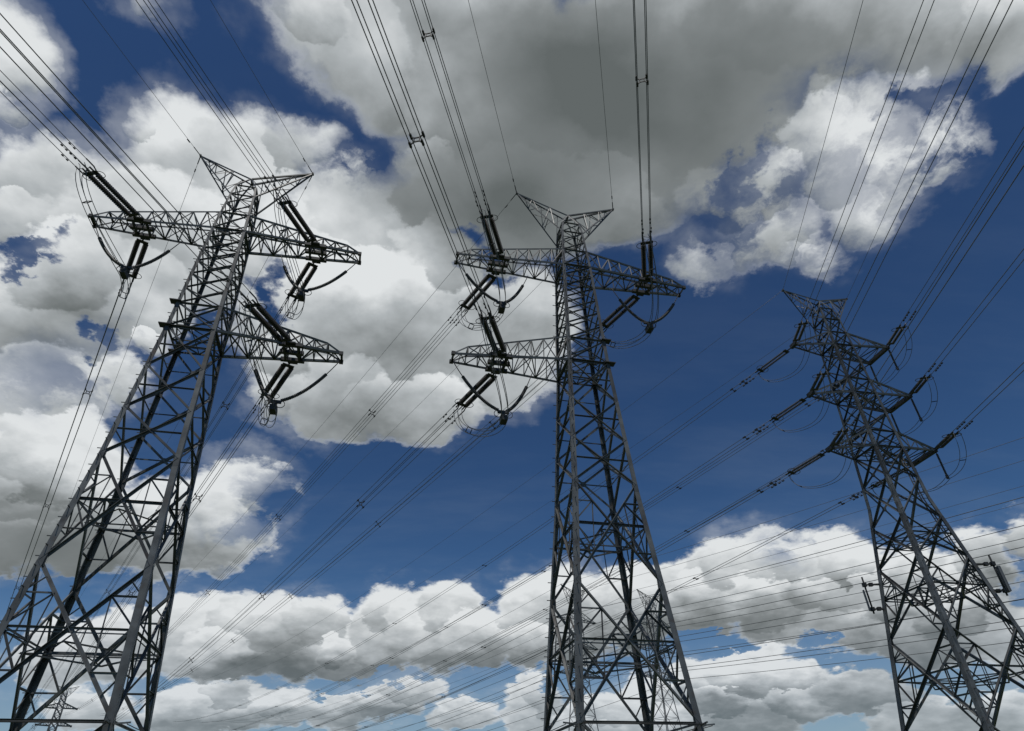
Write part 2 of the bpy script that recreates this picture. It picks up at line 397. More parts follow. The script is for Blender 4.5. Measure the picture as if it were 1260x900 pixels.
# ------------------------------------------------------------------ mesh helpers
class MB:
    def __init__(self):
        self.v, self.f, self.smooth = [], [], []

    def add(self, vs, fs, smooth=False):
        o = len(self.v)
        self.v += [tuple(v) for v in vs]
        self.f += [tuple(i + o for i in f) for f in fs]
        self.smooth += [smooth] * len(fs)

    def angle_iron(self, p, q, w, t=None, u=None, v=None):
        """an L section from p to q"""
        p, q = Vector(p), Vector(q)
        d = q - p
        if d.length < 1e-6:
            return
        d.normalize()
        t = t or max(0.012, w * 0.14)
        if u is None:
            u = Vector((0.31, 0.93, 0.2))
            if abs(d.dot(u.normalized())) > 0.9:
                u = Vector((1, 0, 0.1))
        u = u - d * u.dot(d)
        u.normalize()
        if v is None:
            v = d.cross(u)
        else:
            v = v - d * v.dot(d) - u * v.dot(u)
        v.normalize()
        c = [(0, 0), (w, 0), (w, t), (t, t), (t, w), (0, w)]
        off = (u + v) * (-0.3 * w)
        vs = [e + off + u * a + v * b for e in (p, q) for a, b in c]
        fs = [(i, (i + 1) % 6, 6 + (i + 1) % 6, 6 + i) for i in range(6)] + [(5, 4, 3, 2, 1, 0), (6, 7, 8, 9, 10, 11)]
        self.add(vs, fs)

    def bar(self, p, q, w, h=None, up=None):
        p, q = Vector(p), Vector(q)
        d = (q - p).normalized()
        h = h or w
        up = Vector(up) if up is not None else Vector((0, 0, 1))
        if abs(d.dot(up)) > 0.95:
            up = Vector((0, 1, 0))
        s = d.cross(up).normalized()
        n = s.cross(d)
        vs = [e + s * a * w / 2 + n * b * h / 2 for e in (p, q) for a, b in ((-1, -1), (1, -1), (1, 1), (-1, 1))]
        self.add(vs, [(0, 1, 5, 4), (1, 2, 6, 5), (2, 3, 7, 6), (3, 0, 4, 7), (3, 2, 1, 0), (4, 5, 6, 7)])

    def tube(self, path, r, n=6, smooth=True):
        """r: a number or one radius per path point"""
        path = [Vector(p) for p in path]
        rr = r if isinstance(r, (list, tuple)) else [r] * len(path)
        ref = Vector((0, 0, 1))
        if abs((path[-1] - path[0]).normalized().dot(ref)) > 0.95:
            ref = Vector((0, 1, 0))
        vs, fs = [], []
        for i, p in enumerate(path):
            d = (path[min(i + 1, len(path) - 1)] - path[max(i - 1, 0)]).normalized()
            a = d.cross(ref).normalized()
            b = a.cross(d)
            for k in range(n):
                th = 2 * math.pi * k / n
                vs.append(p + (a * math.cos(th) + b * math.sin(th)) * rr[i])
        for i in range(len(path) - 1):
            for k in range(n):
                k2 = (k + 1) % n
                fs.append((i * n + k, i * n + k2, (i + 1) * n + k2, (i + 1) * n + k))
        fs.append(tuple(range(n - 1, -1, -1)))
        fs.append(tuple((len(path) - 1) * n + k for k in range(n)))
        self.add(vs, fs, smooth)

    def discs(self, path, r, core, pitch, n=10):
        """a string of sheds strung along a path"""
        path = [Vector(p) for p in path]
        seg = [(b - a).length for a, b in zip(path, path[1:])]
        total = sum(seg)

        def at(s):
            for i, l in enumerate(seg):
                if s <= l or i == len(seg) - 1:
                    return path[i].lerp(path[i + 1], s / l)
                s -= l
        pts, rad = [], []
        k = max(3, int(total / pitch))
        for i in range(k):
            for f, q in ((0.05, core), (0.30, r), (0.50, r * 0.93), (0.62, core)):
                pts.append(at(total * (i + f) / k))
                rad.append(q)
        self.tube(pts, rad, n, False)

    def ring(self, c, axis, R0, r, n=16):
        axis = Vector(axis).normalized()
        a = axis.orthogonal().normalized()
        b = axis.cross(a)
        pts = [Vector(c) + (a * math.cos(2 * math.pi * i / n) + b * math.sin(2 * math.pi * i / n)) * R0 for i in range(n + 1)]
        self.tube(pts, r, 5)

    def plate(self, c, a, b, w, h, t):
        a, b = Vector(a).normalized(), Vector(b).normalized()
        c = Vector(c)
        n = a.cross(b).normalized()
        self.bar(c - n * t / 2, c + n * t / 2, w, h, b)

    def build(self, name, mat, parent=None):
        me = bpy.data.meshes.new(name)
        me.from_pydata(self.v, [], self.f)
        me.polygons.foreach_set('use_smooth', self.smooth)
        me.materials.append(mat)
        me.update()
        o = bpy.data.objects.new(name, me)
        COL.objects.link(o)
        if parent:
            o.parent = parent
        return o


def tag(o, label, cat, group=None, kind=None):
    if label:
        o['label'] = label
        o['category'] = cat
    if group:
        o['group'] = group
    if kind:
        o['kind'] = kind
    return o


def empty(name, loc=(0, 0, 0), yaw=0.0):
    o = bpy.data.objects.new(name, None)
    COL.objects.link(o)
    o.empty_display_size = 0.3
    o.location = loc
    o.rotation_euler = (0, 0, yaw)
    return o


# ------------------------------------------------------------------ ground
g = MB()
N = 60
for i in range(N + 1):
    for j in range(N + 1):
        x, y = [(2 * k / N - 1) for k in (i, j)]
        x, y = math.copysign(abs(x) ** 2.2, x) * 6000, math.copysign(abs(y) ** 2.2, y) * 6000
        g.v.append((x, y, 0.05 * math.sin(x * 0.21 + 1) * math.cos(y * 0.17) - 0.05))
for i in range(N):
    for j in range(N):
        a = i * (N + 1) + j
        g.f.append((a, a + N + 1, a + N + 2, a + 1))
        g.smooth.append(True)
tag(g.build('ground', GRASS), None, None, kind='structure')

# ------------------------------------------------------------------ pylons
CORN = [(-1, -1), (1, -1), (1, 1), (-1, 1)]
GROUND_Z = -0.96


def body(root, prof, panels, horiz, diaphragm_at, leg_w, bolts=()):
    """four legs, four braced faces and the flat frames inside a square lattice tower"""
    W = lambda z: lerp(prof, z)
    C = lambda s, z: lp(s[0] * W(z), s[1] * W(z), z)
    lv = sorted(set([p[0] for p in prof] + [p[0] for p in panels]))
    for s in CORN:
        m = MB()
        for z0, z1 in zip(lv, lv[1:]):
            w = lerp(leg_w, (z0 + z1) / 2)
            m.angle_iron(C(s, z0), C(s, z1), w, w * 0.12, Vector((-s[0], 0, 0)), Vector((0, -s[1], 0)))
        if s in bolts:
            z = 3.0
            k = 0
            while z < lv[-1] - 2:
                p = C(s, z)
                d = Vector((s[0], 0, 0)) if k % 2 else Vector((0, s[1], 0))
                m.bar(p, p + d * 0.24, 0.03)
                z += 0.62
                k += 1
        m.build('leg', STEEL, root)
    for i in range(4):
        a, b = CORN[i], CORN[(i + 1) % 4]
        nrm = Vector((a[0] + b[0], a[1] + b[1], 0)).normalized()
        m = MB()
        for z0, z1, kind, w in panels:
            A0, B0, A1, B1 = C(a, z0), C(b, z0), C(a, z1), C(b, z1)
            wa, wb = (A0 - B0).length, (A1 - B1).length
            t = wa / (wa + wb)
            X = A0.lerp(B1, t)
            zc = z0 + (z1 - z0) * t
            Ac, Bc = C(a, zc), C(b, zc)
            for p, q in ((A0, B1), (B0, A1)):
                m.angle_iron(p, q, w, None, nrm)
            if kind in ('X', 'XR', 'XM'):
                if kind != 'X':
                    m.angle_iron(Ac, Bc, w * 0.62, None, nrm)
                if w > 0.07:
                    m.plate(X, Vector((0, 0, 1)), nrm.cross(Vector((0, 0, 1))), w * 2.4, w * 2.4, 0.03)
            if kind == 'XR':
                r = w * 0.55
                for E0, E1, Ec, s in ((A0, A1, Ac, a), (B0, B1, Bc, b)):
                    for end, zt in ((E0, z0), (E1, z1)):
                        mid = end.lerp(X, 0.5)
                        leg_p = C(s, zt + (zc - zt) * 0.5)
                        m.angle_iron(mid, leg_p, r, None, nrm)
                        m.angle_iron(mid, Ec, r, None, nrm)
                        m.angle_iron(mid, Ec.lerp(X, 0.5), r * 0.7, None, nrm)
                        q = end.lerp(X, 0.25)
                        if w > 0.12:
                            m.angle_iron(q, leg_p, r * 0.8, None, nrm)
        for z, w in horiz:
            m.angle_iron(C(a, z), C(b, z), w, None, nrm)
        for z0, z1, kind, w in panels:
            if w > 0.08:
                for s in (a, b):
                    m.plate(C(s, z0).lerp((C(a, z0) + C(b, z0)) / 2, 0.0) + ((C(a, z0) + C(b, z0)) / 2 - C(s, z0)).normalized() * w * 0.9 + nrm * 0.012, Vector((0, 0, 1)), nrm.cross(Vector((0, 0, 1))), w * 3.6, w * 1.9, 0.02)
        m.build('face_bracing', STEEL, root)
    for z in diaphragm_at:
        m = MB()
        w = W(z)
        mids = [lp(0, -w, z), lp(w, 0, z), lp(0, w, z), lp(-w, 0, z)]
        for p, q in zip(mids, mids[1:] + mids[:1]):
            m.angle_iron(p, q, 0.06, None, Vector((0, 0, 1)))
        ring = [lp(sa * w * 0.96, sb * w * 0.96, z + 0.5) for sa, sb in CORN]
        for p, q in zip(ring, ring[1:] + ring[:1]):
            m.angle_iron(p, q, 0.045, None, Vector((0, 0, 1)))
        for c, p, q in zip(ring, mids[-1:] + mids[:-1], mids):
            m.angle_iron(c, p.lerp(q, 0.5), 0.04)
        m.angle_iron(mids[0], mids[2], 0.05, None, Vector((0, 0, 1)))
        m.angle_iron(mids[1], mids[3], 0.05, None, Vector((0, 0, 1)))
        m.build('plan_bracing', STEEL, root)


def lace(m, a0, a1, b0, b1, n, w, posts=True, flip=0, X=False):
    """zigzag between two chords"""
    for k in range(n):
        p0, p1 = a0.lerp(a1, k / n), a0.lerp(a1, (k + 1) / n)
        q0, q1 = b0.lerp(b1, k / n), b0.lerp(b1, (k + 1) / n)
        if (k + flip) % 2:
            m.angle_iron(p0, q1, w)
        else:
            m.angle_iron(q0, p1, w)
        if X:
            if (k + flip) % 2:
                m.angle_iron(q0, p1, w)
            else:
                m.angle_iron(p0, q1, w)
        if posts and k:
            m.angle_iron(p0, q0, w * 0.9)


def long_arm(root, sx, zb, zt, a, W):
    """box truss arm: two bottom chords, two top chords meeting a blunt tip"""
    m = MB()
    w0, w1 = W(zb), W(zt)
    tip = 0.595
    xt, zk = 10.2 * a / 11.4, zb + 0.8
    yk = tip + (w0 - tip) * (a - xt) / (a - w0)
    bot = [(lp(sx * w0, s * w0, zb), lp(sx * a, s * tip, zb)) for s in (-1, 1)]
    bk = [p.lerp(q, (xt - w0) / (a - w0)) for p, q in bot]
    top = [(lp(sx * w1, s * w1, zt), lp(sx * xt, s * yk * 0.9, zk)) for s in (-1, 1)]
    for (p, q), k in zip(bot, (0, 1)):
        m.angle_iron(p, q, 0.13, 0.018)
        m.angle_iron(*top[k], 0.095)
        m.angle_iron(top[k][1], q, 0.085)
        m.angle_iron(top[k][1], bk[k], 0.06)
    n = 8
    lace(m, bot[0][0], bk[0], bot[1][0], bk[1], n, 0.062)
    lace(m, bk[0], bot[0][1], bk[1], bot[1][1], 2, 0.05)
    lace(m, top[0][0], top[0][1], top[1][0], top[1][1], n, 0.055)
    for k in (0, 1):
        lace(m, bot[k][0], bk[k], top[k][0], top[k][1], n, 0.06, True, k)
    m.angle_iron(bot[0][1], bot[1][1], 0.12)
    m.angle_iron(top[0][1], top[1][1], 0.09)
    arm = m.build('crossarm', STEEL, root)
    # heavy fittings where the strings pull
    m = MB()
    xa = 7.44 * a / 11.4
    f = lambda x: tip + (w0 - tip) * (a - x) / (a - w0)
    for x in (xa - 0.55, xa + 0.55):
        m.bar(lp(sx * x, -f(x) - 0.12, zb - 0.05), lp(sx * x, f(x) + 0.12, zb - 0.05), 0.10, 0.14)
    for y in (-1, 0, 1):
        m.bar(lp(sx * (xa - 0.95), y * f(xa), zb - 0.02), lp(sx * (xa + 0.95), y * f(xa), zb - 0.02), 0.20, 0.20)
    for y in (-1, 1):
        m.bar(lp(sx * xa, y * f(xa), zb - 0.02), lp(sx * xa, y * (f(xa) + 0.45), zb - 0.06), 0.50, 0.08)
    m.build('attachment_beam', DARKSTEEL, arm)
    for s in (0, 1):
        m = MB()
        m.plate(bot[s][1], (1, 0, 0), (0, 0, 1), 0.20, 0.20, 0.16)
        m.build('tip_plate', DARKSTEEL, arm)


def peak(root, sx, W, z0, zt, zp, hx, hz):
    """raking horn that carries the earth wire; both horns share a ridge above the body"""
    m = MB()
    w0, wt = W(z0), W(zt)
    tip = lp(sx * hx, 0, hz)
    for s in (-1, 1):
        lo = lp(sx * w0, s * w0, z0)
        hi = lp(sx * 0.04, s * 0.35, zp)
        m.angle_iron(lo, tip, 0.08)
        m.angle_iron(hi, tip, 0.095)
        m.angle_iron(lp(sx * wt, s * wt, zt), hi, 0.07)
        lace(m, lo, lo.lerp(tip, 0.84), hi, hi.lerp(tip, 0.84), 5, 0.042, False, s > 0)
        m.angle_iron(lo.lerp(tip, 0.35), hi.lerp(tip, 0.35), 0.045)
        m.angle_iron(lo.lerp(tip, 0.7), hi.lerp(tip, 0.7), 0.04)
    m.angle_iron(lp(sx * w0, -w0, z0).lerp(tip, 0.3), lp(sx * w0, w0, z0).lerp(tip, 0.3), 0.045)
    m.angle_iron(lp(sx * w0, -w0, z0).lerp(tip, 0.3), lp(sx * w0, w0, z0).lerp(tip, 0.6), 0.04)
    m.angle_iron(lp(sx * 0.04, -0.35, zp), lp(sx * 0.04, 0.35, zp), 0.08)
    m.bar(tip - Vector((0, 0.10, 0.0)), tip + Vector((0, 0.10, 0.0)), 0.10, 0.12)
    m.build('earth_wire_peak', STEEL, root)


PROF_L = [(GROUND_Z, 4.27), (21.238, 2.41), (33.337, 1.729), (45.0, 1.343), (50.2, 1.05), (51.5, 0.90)]
LEG_L = [(0, 0.27), (20, 0.23), (34, 0.19), (45, 0.15), (53, 0.10)]
panels_L = [(GROUND_Z, 6.35, 'XR', 0.13), (6.35, 14.5, 'XR', 0.125), (14.5, 21.9, 'XR', 0.115), (21.9, 25.65, 'XM', 0.11),
            (25.65, 29.4, 'XM', 0.105), (29.4, 33.34, 'XM', 0.10), (33.34, 35.8, 'X', 0.08)]
zs = [35.8, 37.5, 39.15, 40.7, 42.2, 43.65, 45.0]
panels_L += [(p, q, 'X', 0.075) for p, q in zip(zs, zs[1:])]
panels_L += [(45.0, 47.2, 'X', 0.07), (47.2, 48.6, 'X', 0.055), (48.6, 50.0, 'X', 0.055), (50.0, 51.5, 'X', 0.05)]
horiz_L = [(6.35, 0.075), (33.34, 0.12), (35.8, 0.09), (45.0, 0.11), (47.2, 0.09), (50.0, 0.07), (51.5, 0.07)]


def tower_point(T, x, y, z):
    return Vector((T['x'], T['y'], 0)) + Matrix.Rotation(T['yaw'], 3, 'Z') @ lp(x, y, z)


TA = dict(x=-25.278 * S, y=39.462 * S, yaw=R(12.888))
TB = dict(x=6.107 * S, y=44.837 * S, yaw=R(13.252))
TC = dict(x=36.072 * S, y=56.142 * S, yaw=R(12.325))
WL = lambda z: lerp(PROF_L, z)


def big_pylon(T, side, label):
    root = empty('lattice_pylon', (T['x'], T['y'], 0), T['yaw'])
    tag(root, label, 'pylon', 'big lattice pylons')
    body(root, PROF_L, panels_L, horiz_L, (2.2, 10.1, 18.0, 33.34, 45.0), LEG_L, bolts=((-1, -1), (-1, 1)))
    long_arm(root, -1, 45.0, 47.2, 11.43, WL)
    long_arm(root, 1, 45.0, 47.2, 11.43, WL)
    long_arm(root, side, 33.34, 35.85, 11.38, WL)
    # stubs of the lower arm on its bare side
    for z in (33.34, 35.85):
        for s in (-1, 1):
            w = WL(z)
            m = MB()
            m.plate(lp(-side * (w + 0.15), s * w, z), (1, 0, 0), (0, 1, 0), 0.55, 0.40, 0.05)
            m.build('gusset_plate', DARKSTEEL, root)
    for sx in (-1, 1):
        peak(root, sx, WL, 50.0, 51.5, 53.3, 5.4, 55.98)
    m = MB()                          # fence of outriggers that keeps climbers off
    w = WL(6.2)
    for s in CORN:
        p = lp(s[0] * w, s[1] * w, 6.2)
        m.bar(p, p + Vector((s[0] * 0.6, 0, 0.05)), 0.05)
        m.bar(p, p + Vector((0, s[1] * 0.6, 0.05)), 0.05)
    for i in range(4):
        a, b = CORN[i], CORN[(i + 1) % 4]
        n = Vector((a[0] + b[0], a[1] + b[1], 0)).normalized()
        for o in (0.25, 0.5):
            p, q = lp(a[0] * w, a[1] * w, 6.2) + n * o, lp(b[0] * w, b[1] * w, 6.2) + n * o
            m.tube([p, q], 0.015, 4)
    m.build('anti_climb_guard', STEEL, root)
    return root


big_pylon(TA, 1, 'tall lattice pylon furthest left, its one lower arm pointing right')
big_pylon(TB, -1, 'tall lattice pylon in the middle, its one lower arm pointing left')

# --- the double-circuit pylon with three pairs of arms
PROF_C = [(GROUND_Z, 5.17), (25.541, 1.784), (30.86, 1.556), (43.665, 1.132), (47.4, 0.98), (49.2, 0.78)]
LEG_C = [(0, 0.30), (20, 0.25), (31, 0.19), (44, 0.15), (50, 0.09)]
zc = [30.86, 32.64, 34.95, 37.258, 39.04, 41.35, 43.665, 45.45, 47.4, 49.2]
panels_C = [(GROUND_Z, 7.08, 'XR', 0.14), (7.08, 13.94, 'XR', 0.135), (13.94, 19.91, 'XR', 0.125), (19.91, 23.61, 'XM', 0.12),
            (23.61, 27.62, 'X', 0.115), (27.62, 30.86, 'X', 0.11)]
panels_C += [(p, q, 'X', 0.085) for p, q in zip(zc, zc[1:])]
horiz_C = [(z, 0.09) for z in (30.86, 32.64, 37.258, 39.04, 43.665, 45.45, 47.4)] + [(49.2, 0.07)]
WC = lambda z: lerp(PROF_C, z)
ARMS_C = (43.665, 37.258, 30.86)


def short_arm(root, sx, z, W, a, b, ht=1.78, k=1.0, mat=None):
    m = MB()
    w0, w1 = W(z), W(z + ht)
    bot = [(lp(sx * w0, s * w0, z), lp(sx * a, s * b, z)) for s in (-1, 1)]
    top = [(lp(sx * w1, s * w1, z + ht), lp(sx * a, s * b, z + 0.1)) for s in (-1, 1)]
    for i in (0, 1):
        m.angle_iron(*bot[i], 0.13 * k)
        m.angle_iron(*top[i], 0.11 * k)
        lace(m, bot[i][0], bot[i][1], top[i][0], top[i][1], 4, 0.06 * k, True, i)
    lace(m, bot[0][0], bot[0][1], bot[1][0], bot[1][1], 4, 0.06 * k)
    o = m.build('crossarm', mat or STEEL, root)
    m = MB()
    y = max(b, 0.35)
    m.bar(lp(sx * a, -y - 0.12, z + 0.05), lp(sx * a, y + 0.12, z + 0.05), 0.22 * k, 0.26 * k)
    m.build('end_beam', DARKSTEEL, o)


root = empty('lattice_pylon', (TC['x'], TC['y'], 0), TC['yaw'])
tag(root, 'lattice pylon furthest right with three pairs of short arms', 'pylon', 'big lattice pylons')
body(root, PROF_C, panels_C, horiz_C, (10.39, 17.0, 21.9, 30.86, 37.258, 43.665), LEG_C, bolts=((-1, -1),))
for z in ARMS_C:
    short_arm(root, -1, z, WC, 5.34, 0.22)
    short_arm(root, 1, z, WC, 5.22, 1.54)
for sx in (-1, 1):
    peak(root, sx, WC, 47.4, 49.2, 50.68, 4.21, 52.0)
m = MB()                              # feeder cable ladder beside one leg
o = Vector((0.42, 0.12, 0))
lv = [-0.9, 5, 10, 15, 20, 25.5, 30]
pts = [lp(WC(z), -WC(z), z) for z in lv]
for d in (Vector((-0.30, 0.10, 0)), Vector((-0.48, 0.10, 0))):
    m.tube([p + d for p in pts], 0.035, 6)
for p, q in zip(pts, pts[1:]):
    for i in range(8):
        c = p.lerp(q, i / 8)
        m.bar(c + Vector((-0.05, 0.05, 0)), c + Vector((-0.52, 0.10, 0)), 0.03)
m.build('cable_ladder', DARKSTEEL, root)

# ------------------------------------------------------------------ distant pylons
PROF_D = [(GROUND_Z, 4.3), (26.0, 1.75), (31.0, 1.5), (43.6, 1.1), (47.4, 0.95), (49.2, 0.75)]
zd = [GROUND_Z, 6, 12, 17.5, 22, 26, 29, 31, 33.5, 36, 38.5, 41, 43.6, 45.5, 47.4, 49.2]
WD = lambda z: lerp(PROF_D, z)


def far_pylon(x, y, yaw, label, k):
    root = empty('lattice_pylon', (x * S, y * S, 0), R(yaw))
    tag(root, label, 'pylon', 'distant lattice pylons')
    m = MB()
    C = lambda s, z: lp(s[0] * WD(z), s[1] * WD(z), z)
    for i in range(4):
        a, b = CORN[i], CORN[(i + 1) % 4]
        for z0, z1 in zip(zd, zd[1:]):
            m.angle_iron(C(a, z0), C(a, z1), 0.17 * k)
            m.angle_iron(C(a, z0), C(b, z1), 0.085 * k)
            m.angle_iron(C(b, z0), C(a, z1), 0.085 * k)
            m.angle_iron(C(a, z1), C(b, z1), 0.06 * k)
    m.build('lattice_body', HAZESTEEL, root)
    for z in (43.6, 37.3, 31.0):
        for sx in (-1, 1):
            short_arm(root, sx, z, WD, 6.2, 0.3, 1.9, k, HAZESTEEL)
    for sx in (-1, 1):
        peak(root, sx, WD, 47.4, 49.2, 50.6, 4.2, 52.0)
    return root


D1 = dict(x=15.0 * S, y=168.6 * S, yaw=R(36))
D2 = dict(x=35.6 * S, y=174.4 * S, yaw=R(36))
D3 = dict(x=-189.4 * S, y=292.3 * S, yaw=R(36))
far_pylon(15.0, 168.6, 36, 'left of the two distant pylons seen through the middle pylon', 0.85)
far_pylon(35.6, 174.4, 36, 'right of the two distant pylons seen through the middle pylon', 0.85)
far_pylon(-189.4, 292.3, 36, 'tiny far pylon seen low between the legs of the left pylon', 1.6)


# ------------------------------------------------------------------ strings and wires
def wire_dir(az, toward):
    a = R(az)
    return Vector((-math.sin(a), -math.cos(a) if toward else math.cos(a), 0))


def wire_path(P, az, toward, s, k, t0, t1, n):
    d = wire_dir(az, toward)
    out = []
    for i in range(n + 1):
        t = (t0 + (t1 - t0) * i / n) * S
        out.append(P + d * t + Vector((0, 0, -s * t + (k / S) * t * t)))
    return out


def frame_at(path, i):
    d = (path[min(i + 1, len(path) - 1)] - path[max(i - 1, 0)]).normalized()
    side = d.cross(Vector((0, 0, 1))).normalized()
    return d, side, side.cross(d)


QUAD = [(-1, -1), (1, -1), (1, 1), (-1, 1)]
TWIN = [(-1, 0), (1, 0)]


def tension_string(P, az, toward, s, t0, t1, label, group, gap, r, pitch=0.115, glaze=None):
    d = (wire_dir(az, toward) + Vector((0, 0, -s))).normalized()
    side = d.cross(Vector((0, 0, 1))).normalized()
    up = side.cross(d)
    L = math.sqrt(1 + s * s) * S
    root = empty('tension_insulator', P)
    tag(root, label, 'insulator string', group)
    a, b = d * (t0 * L), d * (t1 * L)
    for q in (-1, 1):
        m = MB()
        m.discs([a + side * q * gap, b + side * q * gap], r, r * 0.45, pitch)
        m.build('insulator', glaze or GLAZE, root)
    m = MB()
    m.tube([Vector((0, 0, 0)), a * 0.75], 0.045, 6)
    m.plate(a * 0.86, d, side, 0.22, gap * 2 + 0.2, 0.04)
    m.build('tower_yoke', DARKSTEEL, root)
    m = MB()
    m.plate(b + d * 0.12, d, side, 0.22, gap * 2 + 0.3, 0.04)
    for q in (-1, 1):
        m.tube([b + d * 0.12 + side * q * gap, b + d * 0.50 + side * q * gap], 0.045, 6)
    m.build('line_yoke', DARKSTEEL, root)
    for q in (-1, 1):
        m = MB()
        c = b - d * 0.05 + side * q * (gap + 0.16)
        m.ring(c, up, 0.22, 0.018)
        m.build('grading_ring', DARKSTEEL, root)
    return root


def bundle(P, az, toward, s, k, t0, t1, n, lay, half, spacers, label, group, r):
    path = wire_path(P, az, toward, s, k, t0, t1, n)
    root = empty('conductor_bundle', path[0])
    tag(root, label, 'conductor bundle', group)
    o = path[0]
    fr = [frame_at(path, i) for i in range(len(path))]
    for a, b in lay:
        m = MB()
        m.tube([p - o + f[1] * a * half + f[2] * b * half for p, f in zip(path, fr)], r, 6)
        m.build('conductor', ALU, root)
    for t in spacers:
        if not t0 < t < t1:
            continue
        u = (t - t0) / (t1 - t0) * n
        i = min(int(u), n - 1)
        c = path[i].lerp(path[i + 1], u - i) - o
        d, sd, up = fr[i]
        m = MB()
        if len(lay) == 4:
            cs = [c + sd * a * half + up * b * half for a, b in lay]
            ins = [c + sd * a * half * 0.45 + up * b * half * 0.45 for a, b in lay]
            for j in range(4):
                m.bar(ins[j], ins[(j + 1) % 4], 0.038)
                m.bar(ins[j], cs[j], 0.04)
                m.bar(cs[j] - d * 0.11, cs[j] + d * 0.11, 0.075)
        else:
            cs = [c + sd * a * half for a, b in lay]
            m.bar(cs[0], cs[1], 0.04)
            for p in cs:
                m.bar(p - d * 0.12, p + d * 0.12, 0.08)
        m.build('spacer', DARKSTEEL, root)
    return root, path, fr


def bez(p0, p1, p2, p3, n):
    out = []
    for i in range(n + 1):
        t = i / n
        out.append(p0 * (1 - t) ** 3 + p1 * 3 * t * (1 - t) ** 2 + p2 * 3 * t * t * (1 - t) + p3 * t ** 3)
    return out


def jumper(path_pts, lay, half, label, group, r):
    root = empty('jumper_loop', path_pts[0])
    tag(root, label, 'jumper', group)
    o = path_pts[0]
    fr = [frame_at(path_pts, i) for i in range(len(path_pts))]
    for a, b in lay:
        m = MB()
        m.tube([p - o + f[1] * a * half + f[2] * b * half for p, f in zip(path_pts, fr)], r, 6)
        m.build('conductor', ALU, root)
    for i in (len(path_pts) // 5, len(path_pts) * 4 // 5):
        m = MB()
        c, f = path_pts[i] - o, fr[i]
        q = [c + f[1] * a * half + f[2] * b * half for a, b in lay]
        for j in range(len(q)):
            m.bar(q[j], q[(j + 1) % len(q)], 0.035)
        m.build('spacer', DARKSTEEL, root)
    return root


def arm_y(x, z):
    w = WL(z)
    return w + (0.595 - w) * (abs(x) - w) / (11.4 - w)


